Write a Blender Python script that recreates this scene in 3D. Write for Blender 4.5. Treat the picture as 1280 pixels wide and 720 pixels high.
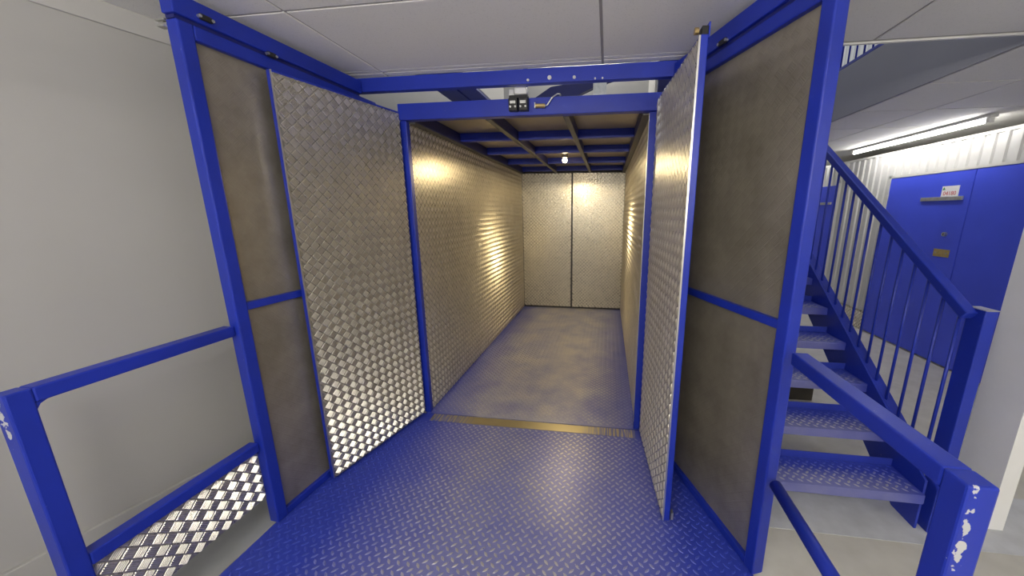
import bpy, math, random
import numpy as np
from mathutils import Matrix, Vector

for o in list(bpy.data.objects):
    bpy.data.objects.remove(o)
scene = bpy.context.scene
COL = scene.collection
random.seed(4)

# ------------------------------------------------------------------ camera
# world: x right, y into the lift, z up, metres; z = 0 is the lift deck
cam_d = bpy.data.cameras.new('camera')
cam = bpy.data.objects.new('camera', cam_d)
COL.objects.link(cam)
YAW, PITCH = 0.13871, 0.21348
cam_d.sensor_width = 36.0
cam_d.lens = 434.93 / 1280 * 36.0
cam_d.shift_x = -(697.66 - 640) / 1280
cam_d.clip_start = 0.05
cam.location = (0, 0, 1.6)
cam.rotation_euler = (math.pi / 2 - PITCH, 0, YAW)
scene.camera = cam

# ------------------------------------------------------------------ light
world = bpy.data.worlds.new('world')
scene.world = world
world.use_nodes = True
world.node_tree.nodes['Background'].inputs[0].default_value = (0.92, 0.95, 1.0, 1)
world.node_tree.nodes['Background'].inputs[1].default_value = 1.0

scene.view_settings.view_transform = 'Standard'
scene.view_settings.look = 'None'
scene.view_settings.gamma = 1.0
scene.view_settings.use_curve_mapping = False
scene.view_settings.exposure = 0.0
try:
    scene.cycles.use_denoising = True
    scene.cycles.max_bounces = 10
    scene.cycles.diffuse_bounces = 5
    scene.cycles.glossy_bounces = 6
    scene.cycles.sample_clamp_indirect = 6.0
except Exception:
    pass

ADDED_TUBE_GLOW = 200.0        # emission of one added tube, out of view
CORRIDOR_GLOW = 46.0
CAR_LAMP_POWER = 44.0


# ------------------------------------------------------------------ materials
def new_mat(name):
    m = bpy.data.materials.new(name)
    m.use_nodes = True
    nt = m.node_tree
    return m, nt, nt.nodes['Principled BSDF']


def N(nt, t, **kw):
    n = nt.nodes.new(t)
    for k, v in kw.items():
        setattr(n, k, v)
    return n


def ramp(nt, src, lo, hi, c0=(0, 0, 0, 1), c1=(1, 1, 1, 1)):
    r = N(nt, 'ShaderNodeValToRGB')
    r.color_ramp.elements[0].position, r.color_ramp.elements[1].position = lo, hi
    r.color_ramp.elements[0].color, r.color_ramp.elements[1].color = c0, c1
    nt.links.new(src, r.inputs[0])
    return r.outputs[0]


def noise(nt, scale, detail=4, rough=.55, coord='Object', vec=None):
    if vec is None:
        vec = N(nt, 'ShaderNodeTexCoord').outputs[coord]
    n = N(nt, 'ShaderNodeTexNoise')
    n.inputs['Scale'].default_value = scale
    n.inputs['Detail'].default_value = detail
    n.inputs['Roughness'].default_value = rough
    nt.links.new(vec, n.inputs['Vector'])
    return n.outputs[0]


def mixc(nt, fac, a, b):
    m = N(nt, 'ShaderNodeMix', data_type='RGBA')
    if isinstance(fac, (int, float)):
        m.inputs[0].default_value = fac
    else:
        nt.links.new(fac, m.inputs[0])
    for i, v in ((6, a), (7, b)):
        if isinstance(v, tuple):
            m.inputs[i].default_value = v if len(v) == 4 else (*v, 1)
        else:
            nt.links.new(v, m.inputs[i])
    return m.outputs[2]


def math_(nt, op, a, b=None):
    m = N(nt, 'ShaderNodeMath', operation=op)
    for i, v in enumerate((a, b)):
        if v is None:
            continue
        if isinstance(v, (int, float)):
            m.inputs[i].default_value = v
        else:
            nt.links.new(v, m.inputs[i])
    return m.outputs[0]


def bump(nt, p, h, strength, dist=.01):
    b = N(nt, 'ShaderNodeBump')
    b.inputs['Strength'].default_value = strength
    b.inputs['Distance'].default_value = dist
    nt.links.new(h, b.inputs['Height'])
    nt.links.new(b.outputs[0], p.inputs['Normal'])


def plain(name, col, rough=.5, metal=0.0, var=.0, scale=6, bmp=0, bscale=200):
    m, nt, p = new_mat(name)
    p.inputs['Roughness'].default_value = rough
    p.inputs['Metallic'].default_value = metal
    if var:
        f = noise(nt, scale)
        c = mixc(nt, ramp(nt, f, .3, .7), tuple(x * (1 - var) for x in col), tuple(min(1, x * (1 + var)) for x in col))
        nt.links.new(c, p.inputs['Base Color'])
    else:
        p.inputs['Base Color'].default_value = (*col, 1)
    if bmp:
        bump(nt, p, noise(nt, bscale, 2), bmp, .002)
    return m


BLUE = (0.010, 0.028, 0.345)
M = {}


def blue_mat(name, chip=None, rough=.40):
    m, nt, p = new_mat(name)
    c = mixc(nt, ramp(nt, noise(nt, 3.0), .3, .7), tuple(x * .88 for x in BLUE), tuple(x * 1.12 for x in BLUE))
    # tiny scratches through the paint
    s = ramp(nt, noise(nt, 55, 3, .6), .735, .75)
    c = mixc(nt, math_(nt, 'MULTIPLY', s, .45), c, (.35, .38, .5))
    if chip:
        (cx, cy, cz), (sx, sy, sz) = chip
        tc = N(nt, 'ShaderNodeTexCoord')
        mp = N(nt, 'ShaderNodeMapping', vector_type='TEXTURE')
        mp.inputs['Location'].default_value = (cx, cy, cz)
        mp.inputs['Scale'].default_value = (sx, sy, sz)
        nt.links.new(tc.outputs['Object'], mp.inputs['Vector'])
        ln = N(nt, 'ShaderNodeVectorMath', operation='LENGTH')
        nt.links.new(mp.outputs[0], ln.inputs[0])
        near = math_(nt, 'SUBTRACT', 1.0, ln.outputs['Value'])
        n2 = noise(nt, 60, 3, .5)
        v = math_(nt, 'ADD', math_(nt, 'MULTIPLY', near, .35), n2)
        k = ramp(nt, v, .72, .735)
        k = math_(nt, 'MULTIPLY', k, ramp(nt, near, 0.0, .05))
        c = mixc(nt, k, c, (.50, .50, .50))
    nt.links.new(c, p.inputs['Base Color'])
    p.inputs['Roughness'].default_value = rough
    p.inputs['Specular IOR Level'].default_value = .5
    bump(nt, p, noise(nt, 120, 2), .05, .002)
    return m


M['blue'] = blue_mat('blue_paint')
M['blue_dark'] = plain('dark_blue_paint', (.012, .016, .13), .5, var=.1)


def alu_mat(name, c, rough, metal=1.0, bmp=.06):
    m, nt, p = new_mat(name)
    f = noise(nt, 9, 5, .6)
    nt.links.new(mixc(nt, ramp(nt, f, .3, .72), tuple(x * .86 for x in c), c), p.inputs['Base Color'])
    p.inputs['Metallic'].default_value = metal
    r = N(nt, 'ShaderNodeMapRange')
    r.inputs[3].default_value = rough - .06
    r.inputs[4].default_value = rough + .08
    nt.links.new(noise(nt, 25, 4), r.inputs[0])
    nt.links.new(r.outputs[0], p.inputs['Roughness'])
    bump(nt, p, noise(nt, 90, 3), bmp, .002)
    return m


M['alu'] = alu_mat('aluminium_plate', (.44, .41, .335), .27, .62, bmp=.012)  # flats kept dark so the bars stand out; highlight contrast painted into the colour
M['alu_bar'] = alu_mat('aluminium_bar', (.82, .775, .665), .32, .9, bmp=.008)  # same sheet as the flats, base paler to paint in the bars' highlights
M['alu_edge'] = alu_mat('aluminium_cut_edge', (.82, .80, .75), .35)
M['steel'] = alu_mat('bare_steel', (.55, .55, .53), .38)
M['roof_panel'] = alu_mat('car_roof_panel', (.46, .39, .25), .34, .35)
M['rail_grey'] = plain('grey_rail_paint', (.11, .105, .10), .45, .3)


def back_plate():
    """flat reverse of a tread plate: the pattern only just shows through"""
    m, nt, p = new_mat('tread_plate_reverse')
    h = noise(nt, 14, 3)
    f = noise(nt, 5, 6, .65)
    nt.links.new(mixc(nt, ramp(nt, f, .3, .75), (.29, .26, .205), (.44, .395, .315)), p.inputs['Base Color'])
    p.inputs['Metallic'].default_value = .6
    p.inputs['Roughness'].default_value = .30
    bump(nt, p, h, .25, .004)
    return m


M['reverse'] = back_plate()


def deck_mat(name, stud, cx, half, front, soft, amount):
    """blue paint, trodden back to steel along the walking line"""
    m, nt, p = new_mat(name)
    tc = N(nt, 'ShaderNodeTexCoord')
    sp = N(nt, 'ShaderNodeSeparateXYZ')
    nt.links.new(tc.outputs['Object'], sp.inputs[0])
    d = math_(nt, 'ABSOLUTE', math_(nt, 'SUBTRACT', sp.outputs[0], cx))
    path = ramp(nt, d, half - soft, half + soft, (1, 1, 1, 1), (0, 0, 0, 1))
    f = noise(nt, 3.2, 5, .6)
    w = math_(nt, 'MULTIPLY', path, ramp(nt, f, .25, .65, (.45, .45, .45, 1), (1, 1, 1, 1)))
    if front:
        w = math_(nt, 'MULTIPLY', w, ramp(nt, sp.outputs[1], front * .35, front, (1, 1, 1, 1), (0, 0, 0, 1)))
    fine = noise(nt, 110, 2)
    if stud:
        w = math_(nt, 'MULTIPLY', w, ramp(nt, fine, .22, .42))
        w = math_(nt, 'MULTIPLY', w, amount)
        c = mixc(nt, w, (.035, .06, .42), (.60, .585, .54))
    else:
        w = math_(nt, 'MULTIPLY', w, amount)
        c = mixc(nt, w, (.028, .048, .38), (.52, .50, .50))
    nt.links.new(c, p.inputs['Base Color'])
    nt.links.new(math_(nt, 'MULTIPLY', w, .75 if stud else .25), p.inputs['Metallic'])
    p.inputs['Roughness'].default_value = .34
    bump(nt, p, noise(nt, 160, 2), .08, .002)
    return m


M['deck'] = deck_mat('platform_deck', False, -.45, .62, 0, .30, .38)
M['deck_stud'] = deck_mat('platform_stud', True, -.45, .66, 0, .30, 1.0)
M['carfloor'] = deck_mat('car_deck', False, -.57, .62, 0, .25, .85)
M['carfloor_stud'] = deck_mat('car_stud', True, -.57, .70, 0, .22, .95)
M['tread'] = deck_mat('stair_tread', False, 1.2, .36, .15, .1, .35)
M['tread_stud'] = deck_mat('stair_stud', True, 1.2, .40, .19, .1, 1.0)


def sill_mat():
    m, nt, p = new_mat('sill_steel')
    tc = N(nt, 'ShaderNodeTexCoord')
    sp = N(nt, 'ShaderNodeSeparateXYZ')
    nt.links.new(tc.outputs['Object'], sp.inputs[0])
    d = math_(nt, 'ABSOLUTE', math_(nt, 'ADD', sp.outputs[0], .56))
    ends = ramp(nt, d, .40, .62)
    mp = N(nt, 'ShaderNodeMapping')
    mp.inputs['Scale'].default_value = (70, 3, 1)
    nt.links.new(tc.outputs['Object'], mp.inputs['Vector'])
    st = noise(nt, 1.0, 3, vec=mp.outputs[0])
    k = math_(nt, 'MULTIPLY', ends, ramp(nt, st, .46, .52))
    nt.links.new(mixc(nt, k, (.42, .37, .25), (.12, .14, .36)), p.inputs['Base Color'])
    nt.links.new(math_(nt, 'SUBTRACT', .85, math_(nt, 'MULTIPLY', k, .8)), p.inputs['Metallic'])
    p.inputs['Roughness'].default_value = .36
    return m


M['sill'] = sill_mat()
M['white'] = plain('white_wall_paint', (.43, .42, .40), .6, var=.025, scale=1.5, bmp=.03, bscale=160)
M['white_trim'] = plain('white_trim_paint', (.70, .695, .67), .5, var=.02)
M['white_pale'] = plain('white_pale', (.49, .48, .455), .6, var=.02)
M['column_white'] = plain('column_white', (.88, .88, .87), .5, var=.02)
M['sheet'] = plain('white_coated_sheet', (.60, .60, .59), .28, var=.02)
M['tile'] = None


def tile_mat():
    m, nt, p = new_mat('mineral_ceiling_tile')
    f = noise(nt, 150, 4, .7, 'Object')
    g = noise(nt, 1.2, 3)
    c = mixc(nt, ramp(nt, f, .30, .42), (.62, .61, .59), (.84, .83, .80))
    c = mixc(nt, math_(nt, 'MULTIPLY', ramp(nt, g, .3, .7), .12), c, (.66, .65, .62))
    nt.links.new(c, p.inputs['Base Color'])
    p.inputs['Roughness'].default_value = .85
    bump(nt, p, f, .25, .003)
    return m


M['tile'] = tile_mat()
M['grid'] = plain('ceiling_grid', (.40, .39, .38), .6)


def concrete():
    m, nt, p = new_mat('concrete')
    f = noise(nt, 5, 8, .68)
    g = noise(nt, 40, 5, .7)
    c = mixc(nt, ramp(nt, f, .28, .72), (.46, .44, .385), (.62, .60, .54))
    c = mixc(nt, math_(nt, 'MULTIPLY', ramp(nt, g, .35, .7), .35), c, (.47, .455, .42))
    nt.links.new(c, p.inputs['Base Color'])
    p.inputs['Roughness'].default_value = .55
    bump(nt, p, g, .08, .004)
    return m


M['concrete'] = concrete()
M['grey_paint'] = plain('grey_floor_paint', (.55, .56, .58), .45, var=.10, scale=9)
M['grey_dark_paint'] = plain('grey_strip_paint', (.30, .31, .32), .4, var=.08)
M['black'] = plain('black_plastic', (.012, .012, .012), .4)
M['gap_shade'] = plain('dark_gap', (.02, .02, .022), .7)  # near-black colour standing in for the shade inside open gaps
M['plastic_white'] = plain('white_plastic', (.75, .75, .72), .4)
M['brass'] = plain('brass', (.62, .46, .20), .32, 1.0, var=.1, scale=40)
M['galv'] = plain('galvanised_steel', (.55, .55, .53), .4, .9, var=.15, scale=30)
M['darkbox'] = plain('dark_box', (.035, .030, .022), .6, var=.4, scale=8)
M['card'] = plain('white_card', (.85, .85, .85), .5)
M['red'] = plain('red_print', (.55, .05, .05), .5)
M['green'] = plain('green_print', (.05, .25, .10), .5)
M['door_blue'] = plain('blue_door_sheet', (.05, .085, .72), .35, var=.06, scale=2)
M['soffit'] = plain('grey_plaster', (.30, .30, .33), .7, var=.03, scale=2)


def emit(name, col, s):
    m, nt, p = new_mat(name)
    p.inputs['Base Color'].default_value = (*col, 1)
    p.inputs['Emission Color'].default_value = (*col, 1)
    p.inputs['Emission Strength'].default_value = s
    return m


M['tube'] = emit('added_tube_glow', (1.0, .965, .90), ADDED_TUBE_GLOW)  # glow of the unseen battens added to brighten lobby and shaft
M['corridor_tube'] = emit('corridor_tube_glow', (1.0, .97, .92), CORRIDOR_GLOW)
M['bulb'] = emit('warm_bulb', (1.0, .72, .36), 60)


# ------------------------------------------------------------------ mesh helpers
class MB:
    def __init__(self):
        self.v, self.f = [], []

    def add(self, v, f):
        n = len(self.v)
        self.v += [tuple(p) for p in v]
        self.f += [tuple(i + n for i in q) for q in f]
        return self

    def box(self, x0, x1, y0, y1, z0, z1):
        v = [(x, y, z) for z in (z0, z1) for y in (y0, y1) for x in (x0, x1)]
        return self.add(v, [(0, 2, 3, 1), (4, 5, 7, 6), (0, 1, 5, 4), (2, 6, 7, 3), (0, 4, 6, 2), (1, 3, 7, 5)])

    def bar(self, a, b, w, h, up=(0, 0, 1)):
        """box section from a to b; w across, h along up"""
        a, b, up = Vector(a), Vector(b), Vector(up)
        d = (b - a).normalized()
        s = d.cross(up).normalized()
        u = s.cross(d).normalized()
        v = []
        for p in (a, b):
            for i, j in ((-1, -1), (1, -1), (1, 1), (-1, 1)):
                v.append(p + s * (i * w / 2) + u * (j * h / 2))
        return self.add(v, [(0, 1, 2, 3), (7, 6, 5, 4), (0, 4, 5, 1), (1, 5, 6, 2), (2, 6, 7, 3), (3, 7, 4, 0)])

    def rod(self, a, b, r, n=10, r2=None):
        a, b = Vector(a), Vector(b)
        d = (b - a).normalized()
        s = d.orthogonal().normalized()
        u = d.cross(s)
        v, f = [], []
        for p, rr in ((a, r), (b, r if r2 is None else r2)):
            for k in range(n):
                t = 2 * math.pi * k / n
                v.append(p + (s * math.cos(t) + u * math.sin(t)) * rr)
        for k in range(n):
            f.append((k, (k + 1) % n, n + (k + 1) % n, n + k))
        f.append(tuple(range(n - 1, -1, -1)))
        f.append(tuple(range(n, 2 * n)))
        return self.add(v, f)

    def path(self, pts, r, n=8):
        for a, b in zip(pts, pts[1:]):
            self.rod(a, b, r, n)
        return self

    def prism(self, poly, axis, t0, t1):
        """extrude polygon (2-D) along axis; x: poly is (y,z), y: (x,z), z: (x,y)"""
        n = len(poly)
        v = []
        for t in (t0, t1):
            for a, b in poly:
                v.append({'x': (t, a, b), 'y': (a, t, b), 'z': (a, b, t)}[axis])
        f = [tuple(range(n - 1, -1, -1)), tuple(range(n, 2 * n))]
        for k in range(n):
            f.append((k, (k + 1) % n, n + (k + 1) % n, n + k))
        return self.add(v, f)

    def build(self, name, mat, parent=None, bevel=0.0, smooth=False):
        me = bpy.data.meshes.new(name)
        me.from_pydata(self.v, [], self.f)
        import bmesh
        bm = bmesh.new()
        bm.from_mesh(me)
        bmesh.ops.recalc_face_normals(bm, faces=bm.faces)
        bm.to_mesh(me)
        bm.free()
        me.materials.append(M[mat] if isinstance(mat, str) else mat)
        o = bpy.data.objects.new(name, me)
        COL.objects.link(o)
        if parent is not None:
            o.parent = parent
        if bevel:
            b = o.modifiers.new('bevel', 'BEVEL')
            b.width, b.segments, b.limit_method, b.angle_limit = bevel, 2, 'ANGLE', math.radians(40)
        if smooth:
            for p in me.polygons:
                p.use_smooth = True
        return o


def tag(o, label=None, cat=None, group=None, kind=None):
    for k, v in (('label', label), ('category', cat), ('group', group), ('kind', kind)):
        if v:
            o[k] = v
    return o


def thing(name, label, cat, loc=(0, 0, 0), rz=0.0, group=None):
    o = bpy.data.objects.new(name, None)
    o.empty_display_size = .1
    o.location, o.rotation_euler = loc, (0, 0, rz)
    COL.objects.link(o)
    return tag(o, label, cat, group)


def mesh_obj(name, me, parent, loc=(0, 0, 0)):
    o = bpy.data.objects.new(name, me)
    o.location = loc
    COL.objects.link(o)
    if parent is not None:
        o.parent = parent
    return o


def np_mesh(name, V, F, mat):
    me = bpy.data.meshes.new(name)
    me.from_pydata(V.tolist(), [], F.tolist())
    me.materials.append(M[mat])
    return me


def studs(centres, ang, length, width, height, rect, shape='bar'):
    """raised studs on the (u, v) plane, height along n; returns V (u, v, n) and quads F, cut off at rect"""
    c, s = np.cos(ang)[:, None], np.sin(ang)[:, None]
    if shape == 'bar':
        base = np.array([(-.5, -.5), (.5, -.5), (.5, .5), (-.5, .5)]) * (length, width)
        top = np.array([(-.5, -.5), (.5, -.5), (.5, .5), (-.5, .5)]) * (length * .84, width * .40)
        F0 = np.array([(4, 5, 6, 7), (0, 1, 5, 4), (1, 2, 6, 5), (2, 3, 7, 6), (3, 0, 4, 7)])
        nb = 4
    else:   # pointed lozenge, six-cornered
        base = np.array([(-.5, 0), (-.18, -.5), (.18, -.5), (.5, 0), (.18, .5), (-.18, .5)]) * (length, width)
        top = base * (.72, .55)
        F0 = np.array([(6, 7, 8, 9), (6, 9, 10, 11)] + [(k, (k + 1) % 6, 6 + (k + 1) % 6, 6 + k) for k in range(6)])
        nb = 6
    P = np.vstack([base, top])
    n = len(centres)
    U = centres[:, :1] + P[None, :, 0] * c - P[None, :, 1] * s
    W = centres[:, 1:] + P[None, :, 0] * s + P[None, :, 1] * c
    U = np.clip(U, rect[0], rect[1])
    W = np.clip(W, rect[2], rect[3])
    Hh = np.zeros_like(U)
    Hh[:, nb:] = height
    V = np.stack([U, W, Hh], -1).reshape(-1, 3)
    F = (F0[None] + (np.arange(n) * 2 * nb)[:, None, None]).reshape(-1, 4)
    return V, F


def five_bar(w, h, pitch=.055, ou=0.0, ov=0.0, height=.0026):
    """five-bar tread pattern on a w x h sheet: blocks of five bars at +45 and -45 degrees"""
    side, nb = pitch * .60, 5
    out_c, out_a = [], []
    for k, (du, dv, a) in enumerate(((0, 0, math.pi / 4), (pitch / 2, pitch / 2, -math.pi / 4))):
        us = np.arange(-pitch + ou + du, w + pitch, pitch)
        vs = np.arange(-pitch + ov + dv, h + pitch, pitch)
        g = np.array(np.meshgrid(us, vs)).reshape(2, -1).T
        for j in range(nb):
            t = (j - (nb - 1) / 2) * side / nb
            off = np.array([-math.sin(a), math.cos(a)]) * t
            cc = g + off
            ok = (cc[:, 0] > .004) & (cc[:, 0] < w - .004) & (cc[:, 1] > .004) & (cc[:, 1] < h - .004)
            out_c.append(cc[ok])
            out_a.append(np.full(ok.sum(), a))
    c = np.vstack(out_c)
    a = np.concatenate(out_a)
    return studs(c, a, side * 1.04, side / nb * .92, height, (0, w, 0, h))


def to_wall_x(V, x, y0, z0, sgn=1):      # sheet in a plane x = const, u along +y
    return np.stack([x + sgn * V[:, 2], y0 + V[:, 0], z0 + V[:, 1]], -1)


def to_wall_y(V, y, x0, z0, sgn=-1):     # sheet in a plane y = const, u along +x
    return np.stack([x0 + V[:, 0], y + sgn * V[:, 2], z0 + V[:, 1]], -1)


def lozenges(x0, x1, y0, y1, z, s=.0345, length=.034, width=.0120, height=.0018):
    # basket weave: the lattice runs at 45 degrees, studs alternate along and across it
    n = int((x1 - x0 + y1 - y0) / s) + 4
    i, j = np.meshgrid(np.arange(-n, n), np.arange(-n, n))
    i, j = i.ravel(), j.ravel()
    q = math.sqrt(.5)
    c = np.stack([x0 + (i - j) * s * q, y0 + (i + j) * s * q], -1)
    ok = (c[:, 0] > x0) & (c[:, 0] < x1) & (c[:, 1] > y0) & (c[:, 1] < y1)
    c = c[ok]
    a = np.where((i + j)[ok] % 2 == 0, math.pi / 4, -math.pi / 4)
    V, F = studs(c, a, length, width, height, (x0, x1, y0, y1), 'lozenge')
    V[:, 2] += z
    return V, F


# ------------------------------------------------------------------ setting
ZC = 2.45           # suspended ceiling
ZF = -0.012         # concrete floor
WX = 3.61           # corridor partition


def struct(o):
    return tag(o, kind='structure')


def wl(y):          # the white wall runs slightly askew to the lift
    return -2.07 + .25 * (y - 1.45)


m = MB().box(-4.2, 7.0, -4.2, 9.2, ZF - .15, ZF)
struct(m.build('floor', 'concrete'))
# painted strips on the floor
struct(MB().box(.72, 3.55, 1.655, 2.05, ZF, ZF + .002).build('trim_1', 'grey_paint'))
struct(MB().prism([(wl(-2) + .001, -2), (-1.70, -2), (-1.70, 2.3), (wl(2.3) + .001, 2.3)], 'z', ZF, ZF + .003).build('trim_2', 'grey_dark_paint'))

# white wall beside the lift, running on as the shaft wall
y0, y1 = -4.2, 2.36
m = MB().prism([(wl(y0), y0), (wl(y1), y1), (wl(y1), 6.4), (wl(y1) - .15, 6.4), (wl(y1) - .15, y1), (wl(y0) - .15, y0)], 'z', ZF, 4.6)
struct(m.build('wall_left', 'white'))


def along_left(name, ya, yb, t, z0, z1, mat):
    return struct(MB().prism([(wl(ya), ya), (wl(yb), yb), (wl(yb) + t, yb), (wl(ya) + t, ya)], 'z', z0, z1).build(name, mat, bevel=.003))


along_left('trim_3', -4.1, 2.30, .012, 2.36, ZC, 'white_pale')
along_left('baseboard_left', -4.1, 2.30, .022, ZF, .26, 'white')

struct(MB().box(-4.2, 7.0, -4.35, -4.2, ZF, 4.6).build('wall_back', 'white'))
struct(MB().box(-4.2, 7.0, 9.2, 9.35, ZF, 4.6).build('wall_end', 'white'))
struct(MB().box(wl(y1), .72, 6.4, 6.5, ZF, 4.6).build('wall_shaft_back', 'white'))
struct(MB().box(.60, .72, 2.47, 6.4, ZF, 4.6).build('wall_shaft_right', 'white'))
# slim white stub wall by the foot of the stairs
struct(MB().box(2.005, 2.075, 1.80, 2.012, ZF, ZC).build('wall_stub', 'column_white'))
struct(MB().box(6.9, 7.05, -4.2, 9.2, ZF, 4.6).build('wall_far_right', 'white'))

# corridor partition of white ribbed sheet
prof = []
y = -0.4
rib = .115
while y < 9.2:
    prof += [(y, 0), (y + rib * .52, 0), (y + rib * .60, .016), (y + rib * .92, .016)]
    y += rib
pts = [(WX - d, yy) for yy, d in prof]
back = [(WX + .05, prof[-1][0]), (WX + .05, prof[0][0])]
part = struct(MB().prism(pts + back, 'z', ZF, 2.33).build('wall_right', 'sheet'))
struct(MB().box(WX - .022, WX + .055, -.4, 9.1, 2.33, 2.36).build('trim_4', 'white_trim'))
# upper floor wall seen over the stair opening
pts = [(WX + .4 - d, yy) for yy, d in prof]
back = [(WX + .46, prof[-1][0]), (WX + .46, prof[0][0])]
struct(MB().prism(pts + back, 'z', 2.9, 4.9).build('wall_upper', 'sheet'))

# ceiling: grid above, one tile per cell
TX, TY, GX, GY = 1.36, .68, -1.415, 1.545
EDGE_L, EDGE_F = 2.20, 2.27


def ceiling_zone(cx0, cx1, cy0, cy1, parent, lim=None):
    i0, i1 = math.floor((cx0 - GX) / TX), math.ceil((cx1 - GX) / TX)
    j0, j1 = math.floor((cy0 - GY) / TY), math.ceil((cy1 - GY) / TY)
    for i in range(i0, i1):
        for j in range(j0, j1):
            a, b = max(cx0, GX + i * TX + .007), min(cx1, GX + (i + 1) * TX - .007)
            c, d = max(cy0, GY + j * TY + .007), min(cy1, GY + (j + 1) * TY - .007)
            if b - a < .02 or d - c < .02:
                continue
            q = MB()
            if lim and a < lim(d) + .02:
                if b < lim(c) + .03:
                    continue
                q.prism([(max(a, lim(c)), c), (b, c), (b, d), (max(a, lim(d)), d)], 'z', ZC, ZC + .02)
            else:
                q.box(a, b, c, d, ZC, ZC + .02)
            q.build('ceiling_tile', 'tile', parent, bevel=.002)


m = MB().box(-3.6, 6.9, -4.2, 2.20, ZC + .006, ZC + .35)
m.box(-1.86, .60, 2.20, 2.30, ZC + .006, ZC + .35)
ceil = struct(m.build('ceiling', 'grid'))
ceiling_zone(-3.4, 6.9, -4.2, 2.18, ceil, wl)
ceiling_zone(wl(2.25), .60, 2.187, 2.285, ceil)
# floor slab over the corridor, its edge is the grey fascia of the stair opening
XF = 2.10
m = MB().box(XF, 6.9, 2.20, 9.2, ZC + .006, 2.86)
ceil2 = struct(m.build('ceiling_corridor', 'grid'))
ceiling_zone(XF + .02, 6.9, 2.21, 9.19, ceil2)
struct(MB().box(XF - .012, XF, 2.20, 9.2, ZC - .004, 2.88).build('trim_5', 'soffit', bevel=.003))
struct(MB().box(.60, XF, 2.20, 2.215, ZC - .006, 2.80).build('trim_6', 'white_trim'))
struct(MB().box(.60, XF, 6.2, 9.2, ZC, 2.86).build('ceiling_end', 'tile'))

# tread-plate skirting along the corridor partition
SK0, SK1 = 5.19, 6.20
sk = struct(MB().box(WX - .030, WX - .017, SK0, SK1, ZF, .25).build('baseboard_right', 'alu'))
V, F = five_bar(SK1 - SK0, .25)
mesh_obj('tread_bars', np_mesh('skirting_bars', to_wall_x(V, WX - .030, SK0, ZF, -1), F, 'alu_bar'), sk)['kind'] = 'stuff'

# corridor doors
d1 = tag(thing('door_1', None, None), kind='structure')
tag(d1, 'blue double storage-unit door with number card and hasp bar')
for (a, b) in ((4.108, 5.165), (3.05, 4.100)):
    MB().box(WX - .045, WX - .017, a, b, .006, 2.02).build('door_leaf', 'door_blue', d1, bevel=.003)
MB().box(WX - .05, WX - .016, 5.167, 5.20, ZF, 2.05).build('door_jamb', 'sheet', d1)
MB().box(WX - .05, WX - .016, 3.0, 5.20, 2.022, 2.05).build('door_head', 'sheet', d1)
for z in (.3, 1.02, 1.75):
    MB().rod((WX - .05, 5.166, z), (WX - .05, 5.166, z + .09), .010).build('hinge', 'galv', d1)
MB().box(WX - .062, WX - .045, 4.17, 4.655, 1.725, 1.765).build('hasp_bar', 'galv', d1, bevel=.003)
lk = MB().rod((WX - .045, 4.275, 1.375), (WX - .066, 4.275, 1.375), .022, 16).build('lock_barrel', 'galv', d1)
MB().box(WX - .068, WX - .066, 4.271, 4.279, 1.362, 1.388).build('key_slot', 'black', lk)
lp = MB().box(WX - .052, WX - .045, 4.18, 4.36, 1.135, 1.215).build('latch_plate', 'brass', d1, bevel=.002)
MB().rod((WX - .052, 4.21, 1.175), (WX - .056, 4.21, 1.175), .008).build('screw', 'galv', lp)
MB().rod((WX - .052, 4.33, 1.175), (WX - .056, 4.33, 1.175), .008).build('screw', 'galv', lp)
card = MB().box(WX - .049, WX - .045, 4.235, 4.425, 1.767, 1.875).build('number_card', 'card', d1)


def text_mesh(name, body, size, mat, parent, loc, rot):
    cu = bpy.data.curves.new(name, 'FONT')
    cu.body, cu.size, cu.align_x, cu.align_y = body, size, 'CENTER', 'CENTER'
    cu.extrude = .0004
    tmp = bpy.data.objects.new('text_tmp', cu)
    COL.objects.link(tmp)
    dg = bpy.context.evaluated_depsgraph_get()
    me = bpy.data.meshes.new_from_object(tmp.evaluated_get(dg))
    bpy.data.objects.remove(tmp)
    me.materials.clear()
    me.materials.append(M[mat])
    o = mesh_obj(name, me, parent, loc)
    o.rotation_euler = rot
    return o


text_mesh('number_print', '04180', .058, 'red', card, (WX - .0496, 4.33, 1.797), (math.pi / 2, 0, -math.pi / 2))
MB().prism([(4.385, 1.835), (4.418, 1.835), (4.412, 1.85), (4.402, 1.864), (4.392, 1.85)], 'x', WX - .0498, WX - .049).build('logo_print', 'green', card)

d2 = tag(thing('door_2', None, None), kind='structure')
tag(d2, 'blue storage-unit door further along the corridor, seen through the balusters')
MB().box(WX - .045, WX - .017, 6.26, 7.35, .006, 2.02).build('door_leaf', 'door_blue', d2, bevel=.003)
MB().box(WX - .05, WX - .016, 6.22, 6.258, ZF, 2.05).build('door_jamb', 'sheet', d2)
MB().box(WX - .062, WX - .045, 6.32, 6.75, 1.725, 1.765).build('hasp_bar', 'galv', d2)

# ------------------------------------------------------------------ landing platform
pf = thing('landing_platform', 'blue painted steel tread-plate platform in front of the open lift', 'platform', (0, 0, 0))
PX0, PX1, PY0, PY1 = -1.688, .698, -.9, 2.386
MB().box(PX0, PX1, PY0, PY1, ZF, 0).build('deck', 'deck', pf)
V, F = lozenges(PX0 + .01, PX1 - .01, .25, 2.285, 0)
mesh_obj('raised_studs', np_mesh('platform_studs', V, F, 'deck_stud'), pf)['kind'] = 'stuff'
MB().box(-1.345, .245, 2.292, 2.382, .0, .004).build('sill_plate', 'sill', pf)

MB().box(PX0 + .3, PX1 - .4, 2.3862, 2.4015, ZF, -.009).build('sill_gap_shade', 'gap_shade', pf)  # dark strip laid in to paint the shade of the sill gap

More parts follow.
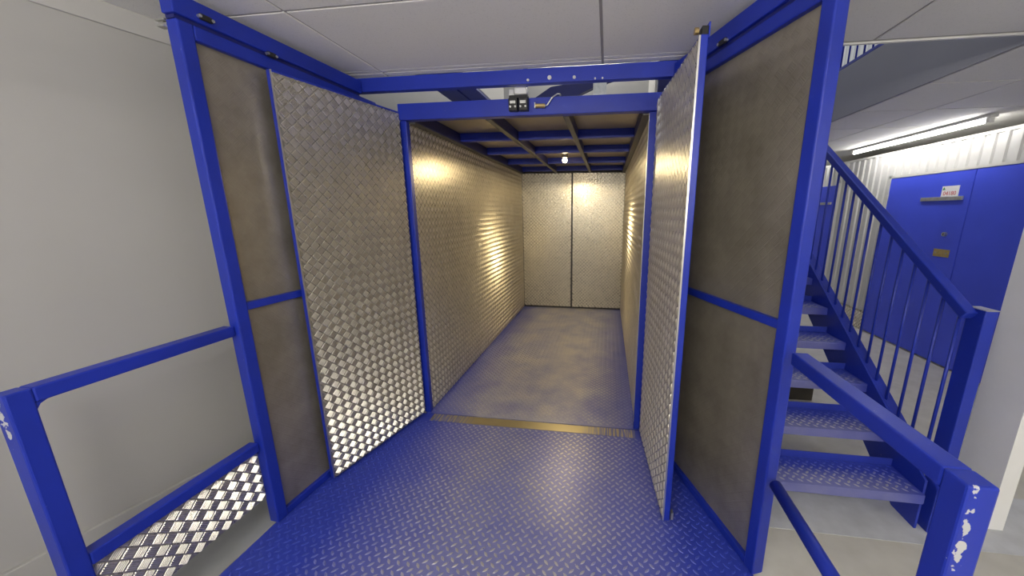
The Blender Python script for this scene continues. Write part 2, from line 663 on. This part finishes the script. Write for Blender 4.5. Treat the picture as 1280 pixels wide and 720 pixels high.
# ------------------------------------------------------------------ lift car
CX0, CX1, CY0, CY1, CZ = -1.397, .253, 2.402, 5.742, 2.215
car = thing('lift_car', 'deep goods lift car lined with aluminium tread plate', 'lift car', (0, 0, 0))
MB().box(CX0 - .03, CX1 + .03, CY0, CY1, ZF, -.001).build('floor_plate', 'carfloor', car)
V, F = lozenges(CX0, CX1, CY0 + .01, CY1, -.001)
mesh_obj('raised_studs', np_mesh('car_studs', V, F, 'carfloor_stud'), car)['kind'] = 'stuff'
WY0 = CY0 + .045
for nm, x, s in (('left', CX0, 1), ('right', CX1, -1)):
    pl = MB().box(min(x, x - s * .02), max(x, x - s * .02), WY0, CY1, .004, CZ).build('wall_plate', 'alu', car)
    V, F = five_bar(CY1 - WY0, CZ - .004)
    mesh_obj('tread_bars', np_mesh('car_wall_bars', to_wall_x(V, x, WY0, .004, s), F, 'alu_bar'), pl)['kind'] = 'stuff'
seam = -.575
for (a, b) in ((CX0 + .004, seam - .013), (seam + .013, CX1 - .004)):
    pl = MB().box(a, b, CY1, CY1 + .03, .022, CZ - .004).build('rear_door_leaf', 'alu', car)
    V, F = five_bar(b - a, CZ - .03)
    mesh_obj('tread_bars', np_mesh('rear_bars', to_wall_y(V, CY1, a, .024), F, 'alu_bar'), pl)['kind'] = 'stuff'
MB().box(seam - .0128, seam + .0128, CY1 + .003, CY1 + .03, .023, CZ - .005).build('seam_gap_shade', 'gap_shade', car)  # dark filler painting the shade of the gap between the leaves
MB().box(CX0 - .03, CX1 + .03, CY1 + .002, CY1 + .03, -.0008, .0218).build('threshold_gap_shade', 'gap_shade', car)  # dark filler painting the shade of the gap under the leaves
MB().box(CX0 - .03, CX1 + .03, CY1 + .031, CY1 + .06, -.001, 2.4).build('rear_gap_backing', 'gap_shade', car)  # dark sheet added behind the leaves so their gaps look shaded
# front jambs, header
MB().box(CX0 - .060, CX0 + .008, CY0 + .003, CY0 + .044, -.001, CZ).build('door_jamb', 'blue', car, bevel=.004)
jr = MB().box(CX1 - .014, CX1 + .070, CY0 + .003, CY0 + .044, -.001, CZ).build('door_jamb', 'blue', car, bevel=.004)
MB().box(CX1 - .0165, CX1 - .0140, CY0 + .001, CY0 + .018, .06, CZ - .01).build('edge_strip', 'alu_edge', jr)
hd = MB().box(CX0 - .035, CX1 + .10, 2.385, 2.445, CZ, 2.318).build('header', 'blue', car, bevel=.004)
# roof
for (a, b) in ((2.45, 3.22), (3.28, 3.95), (4.01, 4.77), (4.83, CY1)):
    for (c, d) in ((CX0 + .03, -.825), (-.815, -.295), (-.285, CX1 - .03)):
        MB().box(c, d, a, b, 2.302, 2.312).build('roof_panel', 'roof_panel', car)
for yb in (3.22, 3.95, 4.77, 5.60):
    MB().box(CX0 + .05, CX1 - .05, yb, yb + .06, 2.232, 2.302).build('roof_beam', 'blue', car, bevel=.003)
for xb in (-.82, -.29):
    MB().box(xb - .02, xb + .02, 2.45, CY1 - .002, 2.212, 2.2215).build('roof_rail', 'rail_grey', car, bevel=.003)
    for a, b in ((2.45, 3.22), (3.28, 3.95), (4.01, 4.77), (4.83, 5.60)):
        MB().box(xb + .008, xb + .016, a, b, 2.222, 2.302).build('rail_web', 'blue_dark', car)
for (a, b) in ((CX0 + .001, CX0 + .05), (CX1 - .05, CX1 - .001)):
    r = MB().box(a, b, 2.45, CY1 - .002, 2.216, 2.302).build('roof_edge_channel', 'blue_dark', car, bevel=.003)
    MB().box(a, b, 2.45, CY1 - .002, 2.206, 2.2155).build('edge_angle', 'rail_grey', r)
MB().box(CX0 - .03, CX1 + .03, 2.446, CY1 + .03, 2.3125, 2.3225).build('roof_skin', 'galv', car)
# interlock switch and spring lever on the header
sw = thing('door_interlock', 'black twin interlock switch with pale cap fixed on the blue lift header', 'switch', (-.584, 2.384, 2.235))
for dx in (-.033, .033):
    h = MB().box(dx - .029, dx + .029, -.045, 0, 0, .075).build('switch_body', 'black', sw, bevel=.004)
    MB().rod((dx - .016, -.045, .022), (dx - .016, -.050, .022), .006).build('screw', 'galv', h)
    MB().rod((dx + .016, -.045, .022), (dx + .016, -.050, .022), .006).build('screw', 'galv', h)
    MB().box(dx - .018, dx + .018, -.049, -.045, .040, .056).build('rating_plate', 'galv', h)
MB().box(-.060, .062, -.035, .0, .0755, .092).build('mount_block', 'black', sw, bevel=.003)
MB().box(-.022, .060, -.05, .0, .0925, .136).build('cap', 'plastic_white', sw, bevel=.010)
MB().box(-.062, -.026, -.03, .0, .0925, .128).build('terminal', 'galv', sw, bevel=.003)
lv = thing('spring_lever', 'bent wire lever with brass knuckle on the blue lift header', 'lever', (-.445, 2.384, 2.265))
MB().rod((-.030, -.014, 0), (.030, -.014, -.002), .013, 12).build('knuckle', 'brass', lv)
MB().path([(.028, -.014, -.002), (.045, -.014, .002), (.075, -.014, .043), (.110, -.014, .064), (.126, -.014, .062), (.131, -.014, .052)], .0045).build('wire_arm', 'steel', lv)
MB().box(-.036, -.030, -.03, 0, -.016, .016).build('bracket', 'galv', lv)

# overhead beam at the ceiling
ob = thing('overhead_beam', 'blue painted steel beam under the ceiling edge, with round bolt heads', 'beam', (-1.69, 2.27, 2.362))
MB().box(0, 2.30, 0, .05, 0, .082).build('beam', 'blue', ob, bevel=.004)
for bx, bz, r in ((-.50, 2.379, .008), (-.368, 2.387, .012), (-.22, 2.382, .009), (-.097, 2.370, .005), (-.054, 2.370, .005)):
    MB().rod((bx + 1.69, 0, bz - 2.362), (bx + 1.69, -.008, bz - 2.362), r, 12).build('bolt_head', 'galv', ob)

# lift shaft steelwork above the car, seen through the slot over the header
gb = thing('shaft_beam', 'blue channel running back above the lift car by the white shaft wall', 'beam', (-1.28, 2.55, 2.60))
MB().box(-.17, .0, 0, 3.8, 0, .012).build('flange', 'blue', gb)
MB().box(.02, .17, 0, 3.8, 0, .012).build('flange', 'blue', gb)
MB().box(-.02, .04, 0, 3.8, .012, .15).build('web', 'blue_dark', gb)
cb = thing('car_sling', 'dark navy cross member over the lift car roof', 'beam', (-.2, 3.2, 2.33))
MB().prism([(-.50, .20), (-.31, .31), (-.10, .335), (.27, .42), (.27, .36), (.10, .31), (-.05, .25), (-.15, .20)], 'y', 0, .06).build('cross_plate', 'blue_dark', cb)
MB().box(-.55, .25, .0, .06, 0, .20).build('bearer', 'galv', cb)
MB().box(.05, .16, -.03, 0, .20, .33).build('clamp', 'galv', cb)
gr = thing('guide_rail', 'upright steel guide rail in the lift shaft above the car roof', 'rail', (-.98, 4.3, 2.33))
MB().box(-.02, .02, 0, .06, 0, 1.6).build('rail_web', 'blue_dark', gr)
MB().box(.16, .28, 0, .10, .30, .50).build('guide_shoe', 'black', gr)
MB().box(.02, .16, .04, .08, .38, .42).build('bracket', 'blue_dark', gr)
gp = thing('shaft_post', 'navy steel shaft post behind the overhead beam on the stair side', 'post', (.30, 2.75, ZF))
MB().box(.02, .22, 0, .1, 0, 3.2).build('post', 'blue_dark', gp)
MB().box(.0, .012, -.02, 0, 0, 3.2).build('edge_strip', 'alu_edge', gp)

# lamp inside the car
lamp = thing('car_lamp', 'small round lamp shining under the lift car roof', 'lamp', (-.52, 4.30, 2.19))
MB().rod((0, 0, .04), (0, 0, .11), .035, 16).build('lamp_housing', 'galv', lamp)
bulb = MB()
for k in range(6):
    a, b = math.pi * k / 6, math.pi * (k + 1) / 6
    if k < 5:
        bulb.rod((0, 0, .012 - .028 * math.cos(a)), (0, 0, .012 - .028 * math.cos(b)), max(.001, .028 * math.sin(a)), 12, max(.001, .028 * math.sin(b)))
bulb.build('bulb', 'bulb', lamp, smooth=True)
ld = bpy.data.lights.new('car_lamp_light', 'SPOT')
ld.spot_size, ld.spot_blend = math.radians(176), .12
ld.energy, ld.color, ld.shadow_soft_size = CAR_LAMP_POWER, (1.0, .79, .44), .05
lo = bpy.data.objects.new('car_lamp_light', ld)
lo.location = (-.52, 4.30, 2.155)
COL.objects.link(lo)


# ------------------------------------------------------------------ lift doors
def lift_door(label, hinge, free, side, ztop, ou, ov):
    """leaf with local x from hinge to free end; plate on the local y = 0 face, frame behind it (side = sign of y)"""
    hx, hy = hinge
    fx, fy = free
    L = math.hypot(fx - hx, fy - hy)
    t = thing('lift_door', label, 'lift door', (hx, hy, 0), math.atan2(fy - hy, fx - hx))
    z0 = .016
    s = side
    yy = lambda a, b: (min(s * a, s * b), max(s * a, s * b))
    fr = MB()
    for (a, b, c, d) in ((0, .045, z0, ztop), (L - .045, L, z0, ztop), (.045, L - .045, z0, z0 + .045),
                         (.045, L - .045, ztop - .045, ztop), (.045, L - .045, 1.14, 1.19)):
        fr.box(a, b, *yy(.004, .036), c, d)
    fr.build('leaf_frame', 'blue', t, bevel=.004)
    pl = MB().box(.004, L - .003, *yy(.0, .0035), z0 + .004, ztop - .014).build('tread_plate', 'alu', t)
    V, F = five_bar(L - .007, ztop - z0 - .018, ou=ou, ov=ov)
    V = np.stack([.004 + V[:, 0], -s * V[:, 2], z0 + .004 + V[:, 1]], -1)
    mesh_obj('tread_bars', np_mesh('door_bars', V, F, 'alu_bar'), pl)['kind'] = 'stuff'
    MB().box(L - .0035, L + .0015, *yy(-.002, .006), z0 + .004, ztop - .004).build('edge_trim', 'alu_edge', t)
    return t, L, yy


dl, L, yy = lift_door('open tread-plate lift door swung back against the screen by the white wall', (-1.419, 2.380), (-1.602, 1.622), -1, 2.268, 0, 0)
for z in (.35, 1.9):
    MB().rod((-.004, -.020, z), (-.004, -.020, z + .12), .012).build('hinge', 'blue', dl)
dr, L, yy = lift_door('open tread-plate lift door beside the staircase, with a roller bolt on its top corner', (.278, 2.368), (.332, 1.590), 1, 2.278, .02, .01)
for z in (.35, 1.9):
    MB().rod((-.004, .020, z), (-.004, .020, z + .12), .012).build('hinge', 'blue', dr)
bt = MB().box(L - .055, L - .010, .012, .038, 2.278, 2.312).build('roller_bolt', 'black', dr, bevel=.003)
MB().rod((L - .03, .004, 2.300), (L - .03, -.012, 2.300), .013, 12).build('roller', 'brass', bt)
MB().box(L - .052, L - .012, .039, .044, 2.27, 2.325).build('keep_plate', 'blue', bt)
MB().box(L - .03, L - .005, .043, .055, .02, .06).build('bottom_catch', 'galv', dr)


# ------------------------------------------------------------------ side screens
def screen(label, A, B, length, side, catches):
    """framed screen; local x from the near post to the lift; the inner face is local y = 0, the steel lies on side*y"""
    t = thing('lift_screen', label, 'screen', (A[0], A[1], 0), math.atan2(B[1] - A[1], B[0] - A[0]))
    s = side
    yy = lambda a, b: (min(s * a, s * b), max(s * a, s * b))
    MB().box(0, .055, *yy(0, .056), .003, 2.335).build('post', 'blue', t, bevel=.006)
    MB().box(length - .05, length, *yy(0, .056), .003, 2.335).build('post', 'blue', t, bevel=.006)
    MB().box(.055, length - .05, *yy(0, .05), 2.278, 2.335).build('top_rail', 'blue', t, bevel=.006)
    tr = MB().box(-.012, min(length, .955), *yy(-.010, .05), 2.348, 2.425).build('track', 'blue', t, bevel=.005)
    MB().box(.0, min(length, .955) - .01, *yy(.006, .05), 2.335, 2.348).build('track_web', 'blue_dark', tr)
    MB().box(.055, length - .05, *yy(.003, .05), 1.150, 1.186).build('mid_rail', 'blue', t, bevel=.004)
    MB().box(.055, length - .05, *yy(.003, .05), .004, .045).build('bottom_rail', 'blue', t, bevel=.004)
    for za, zb in ((1.186, 2.278), (.045, 1.150)):
        pn = MB().box(.055, length - .05, *yy(.024, .028), za, zb).build('panel', 'reverse', t)
        V, F = five_bar(length - .105, zb - za, height=.0005)
        V = np.stack([.055 + V[:, 0], s * (.024 - V[:, 2]), za + V[:, 1]], -1)
        mesh_obj('faint_relief', np_mesh('reverse_relief', V, F, 'reverse'), pn)['kind'] = 'stuff'
    for (cx, cz, w) in catches:
        c = MB().box(cx - w / 2, cx + w / 2, *yy(-.022, -.010), cz - .011, cz + .011).build('roller_catch', 'black', t, bevel=.003)
        MB().rod((cx - w / 2, s * -.016 - .008, cz), (cx - w / 2, s * -.016 + .008, cz), .006, 10).build('roller', 'galv', c)
        MB().rod((cx + w / 2, s * -.016 - .008, cz), (cx + w / 2, s * -.016 + .008, cz), .006, 10).build('roller', 'galv', c)
    return t


sl = screen('blue framed metal screen standing between the white wall and the lift', (-1.668, 1.31), (-1.592, 2.40), 1.09, 1,
            [(.095, 2.372, .045), (.36, 2.342, .04)])
MB().box(-.012, .012, .05, .085, 2.305, 2.311).build('wall_bracket', 'galv', sl)
MB().box(-.008, .002, .05, .095, 2.328, 2.334).build('wall_bracket', 'galv', sl)
sr = screen('blue framed metal screen standing between the lift and the staircase', (.69, 1.365), (.43, 2.065), 1.0, -1,
            [(.53, 2.352, .05)])


# ------------------------------------------------------------------ guard rails
def guard_rail(label, x, out, panel, chip):
    """x: inner face; out: +1 when the steel lies towards +x"""
    t = thing('guard_rail', label, 'guard rail', (0, 0, 0))
    bm_ = blue_mat('blue_paint_chipped', chip)
    xx = lambda a, b: (min(x + out * a, x + out * b), max(x + out * a, x + out * b))
    ya, yb = .674, (1.309 if panel else 1.335)
    MB().box(*xx(0, .055), ya, ya + .052, ZF, 1.088).build('end_post', bm_, t, bevel=.005)
    MB().box(*xx(0, .055), ya + .052, yb, 1.040, 1.088).build('top_rail', bm_, t, bevel=.005)
    MB().prism([(ya + .052, 1.040), (ya + .075, 1.040), (ya + .060, 1.032), (ya + .052, 1.018)], 'x', *xx(.004, .051)).build('corner_weld', 'blue', t)
    if panel:
        MB().box(*xx(0, .05), ya + .052, yb, .432, .480).build('mid_rail', 'blue', t, bevel=.005)
        pl = MB().box(*xx(.020, .023), ya + .052, yb, .160, .432).build('infill_panel', 'alu', t)
        V, F = five_bar(yb - ya - .052, .272, ou=.01, ov=.02)
        mesh_obj('tread_bars', np_mesh('rail_bars', to_wall_x(V, x + out * .020, ya + .052, .160, -out), F, 'alu_bar'), pl)['kind'] = 'stuff'
    else:
        MB().rod((x + out * .025, ya + .05, .490), (x + out * .025, yb + .02, .490), .024, 16).build('mid_rail', 'blue', t, smooth=True)
    return t


guard_rail('blue steel guard rail with tread-plate infill along the white wall', -1.690, -1, True,
           ((-1.722, .674, 1.0), (.020, .05, .13)))
guard_rail('blue steel guard rail with chipped end post beside the staircase', .700, 1, False,
           ((.715, .674, .95), (.016, .05, .20)))

# ------------------------------------------------------------------ staircase
st = thing('staircase', 'blue open-tread steel staircase with balusters beside the lift', 'staircase', (0, 0, 0))
RISE, GO, SX0, SX1 = .1765, .2478, .80, 1.628
NY, NZ = 1.733, .205
NT = 13
tread = MB()
tread.box(SX0, SX1, 0, .225, -.006, 0)               # plate, origin at the nosing
tread.box(SX0, SX1, 0, .006, -.052, -.006)
tread.box(SX0, SX1, .219, .225, 0, .042)
V, F = lozenges(SX0 + .01, SX1 - .01, .006, .216, 0, s=.032, length=.031)
stud_me = np_mesh('tread_studs', V, F, 'tread_stud')
first = None
for k in range(NT):
    loc = (0, NY + GO * k, NZ + RISE * k)
    if first is None:
        first = tread.build('tread', 'tread', st, bevel=.002)
        first.location = loc
        o = first
    else:
        o = first.copy()
        o.location = loc
        COL.objects.link(o)
        o.parent = st
    if k < 9:
        mesh_obj('raised_studs', stud_me, o)['kind'] = 'stuff'
slope = RISE / GO
top = lambda y: NZ + .055 + slope * (y - NY)
YE = NY + GO * NT
for x0, x1 in ((SX0 - .012, SX0), (SX1, SX1 + .012)):
    q = MB()
    q.prism([(1.752, ZF), (1.752, top(1.752)), (YE, top(YE)), (YE, top(YE) - .25), (1.90, ZF)], 'x', x0, x1)
    sgn = 1 if x0 > 1 else -1
    a, b = (x1, x1 + .055) if sgn > 0 else (x0 - .055, x0)
    q.prism([(1.80, top(1.80) - .012), (1.80, top(1.80)), (YE, top(YE)), (YE, top(YE) - .012)], 'x', a, b)
    q.build('stringer', 'blue', st, bevel=.002)
nw = MB().box(1.672, 1.723, 1.731, 1.812, ZF, 1.172).build('newel_post', 'blue', st, bevel=.004)
MB().box(1.669, 1.726, 1.728, 1.815, 1.1725, 1.1755).build('cap_plate', 'alu_edge', nw)
hz = lambda y: 1.155 + .70 * (y - 1.765)
nvec = Vector((0, -.70, 1)).normalized()
MB().bar((1.650, 1.772, hz(1.772) - .022), (1.650, 4.6, hz(4.6) - .022), .05, .045).build('handrail', 'blue', st, bevel=.006)
for k in range(27):
    yb = 1.818 + .0983 * k
    zt, zb = hz(yb) - .04, top(yb) - .006
    MB().rod((1.655, yb, zb), (1.655, yb, zt), .0075, 8).build('baluster', 'blue', st, smooth=True)

# balustrade on the upper floor, over the stair opening
ub = thing('upper_balustrade', 'blue balusters along the upper floor edge above the grey fascia', 'balustrade', (XF + .06, 0, 2.88))
MB().box(-.02, .02, 2.3, 9.0, .04, .06).build('bottom_rail', 'blue', ub)
MB().box(-.025, .025, 2.3, 9.0, 1.05, 1.10).build('handrail', 'blue', ub)
for k in range(48):
    yb = 2.35 + .105 * k
    MB().rod((0, yb, .06), (0, yb, 1.05), .0075, 8).build('baluster', 'blue', ub, smooth=True)
for yb in (2.32, 3.46, 5.2, 7.2):
    MB().box(-.03, .03, yb - .03, yb + .03, -.02, 1.05).build('post', 'blue', ub)

# dark box on the floor behind the stairs
bx = thing('storage_box', 'dark brown box on the floor behind the open stair treads', 'box', (1.60, 3.05, ZF))
MB().box(-.30, .22, 0, .32, 0, .26).build('box_body', 'darkbox', bx, bevel=.006)
MB().box(-.31, .23, -.01, .33, .26, .29).build('lid', 'darkbox', bx, bevel=.004)


# ------------------------------------------------------------------ fluorescent battens
def batten(label, x, y, length, along, glow, drop=0.0):
    z = ZC - drop
    rz = 0 if along == 'x' else math.pi / 2
    t = thing('fluorescent_light', label, 'light', (x, y, z), rz)
    MB().box(-length / 2, length / 2, -.035, .035, -.028, -.0005).build('body', 'sheet', t, bevel=.004)
    MB().rod((-length / 2 + .05, 0, -.052), (length / 2 - .05, 0, -.052), .014, 12).build('tube', glow, t, smooth=True)
    if drop:  # only the added lobby battens hang, lowered to brighten the ceiling
        for a in (-length * .3, length * .3):
            MB().rod((a, 0, 0), (a, 0, drop - .001), .004, 8).build('hanger', 'galv', t)
    for s in (-1, 1):
        a = s * (length / 2 - .03)
        MB().box(a - .02, a + .02, -.018, .018, -.070, -.028).build('end_cap', 'plastic_white', t, bevel=.003)
    return t


batten('long fluorescent batten glowing on the corridor ceiling above the blue doors', 3.33, 4.71, 1.83, 'y', 'corridor_tube')
batten('added fill batten, out of view, over the lobby in line with the lift', -.6, -.55, 1.5, 'x', 'tube', .30)  # unseen fill light added to brighten the lobby and its ceiling
batten('added fill batten, out of view, deeper in the lobby by the rear wall', -1.0, -3.0, 1.5, 'x', 'tube', .30)  # unseen, added as fill for the rear of the lobby
batten('added fill batten, out of view, in the lobby in line with the staircase', 1.35, -1.5, 1.5, 'x', 'tube', .30)  # unseen, added to throw light on the stub wall's left face
batten('added fill batten, out of view, in the lobby beyond the stub wall', 3.7, -.4, 1.5, 'x', 'tube', .30)  # unseen, added as fill from the right of the lobby
batten('fluorescent batten at the far end of the corridor ceiling', 3.33, 7.6, 1.83, 'y', 'corridor_tube')
t = batten('added fill batten, out of view, high on the lift shaft rear wall', -.5, 6.364, 1.5, 'x', 'tube')  # added light, brightens the shaft walls seen through the slot
t.location.z = 4.2
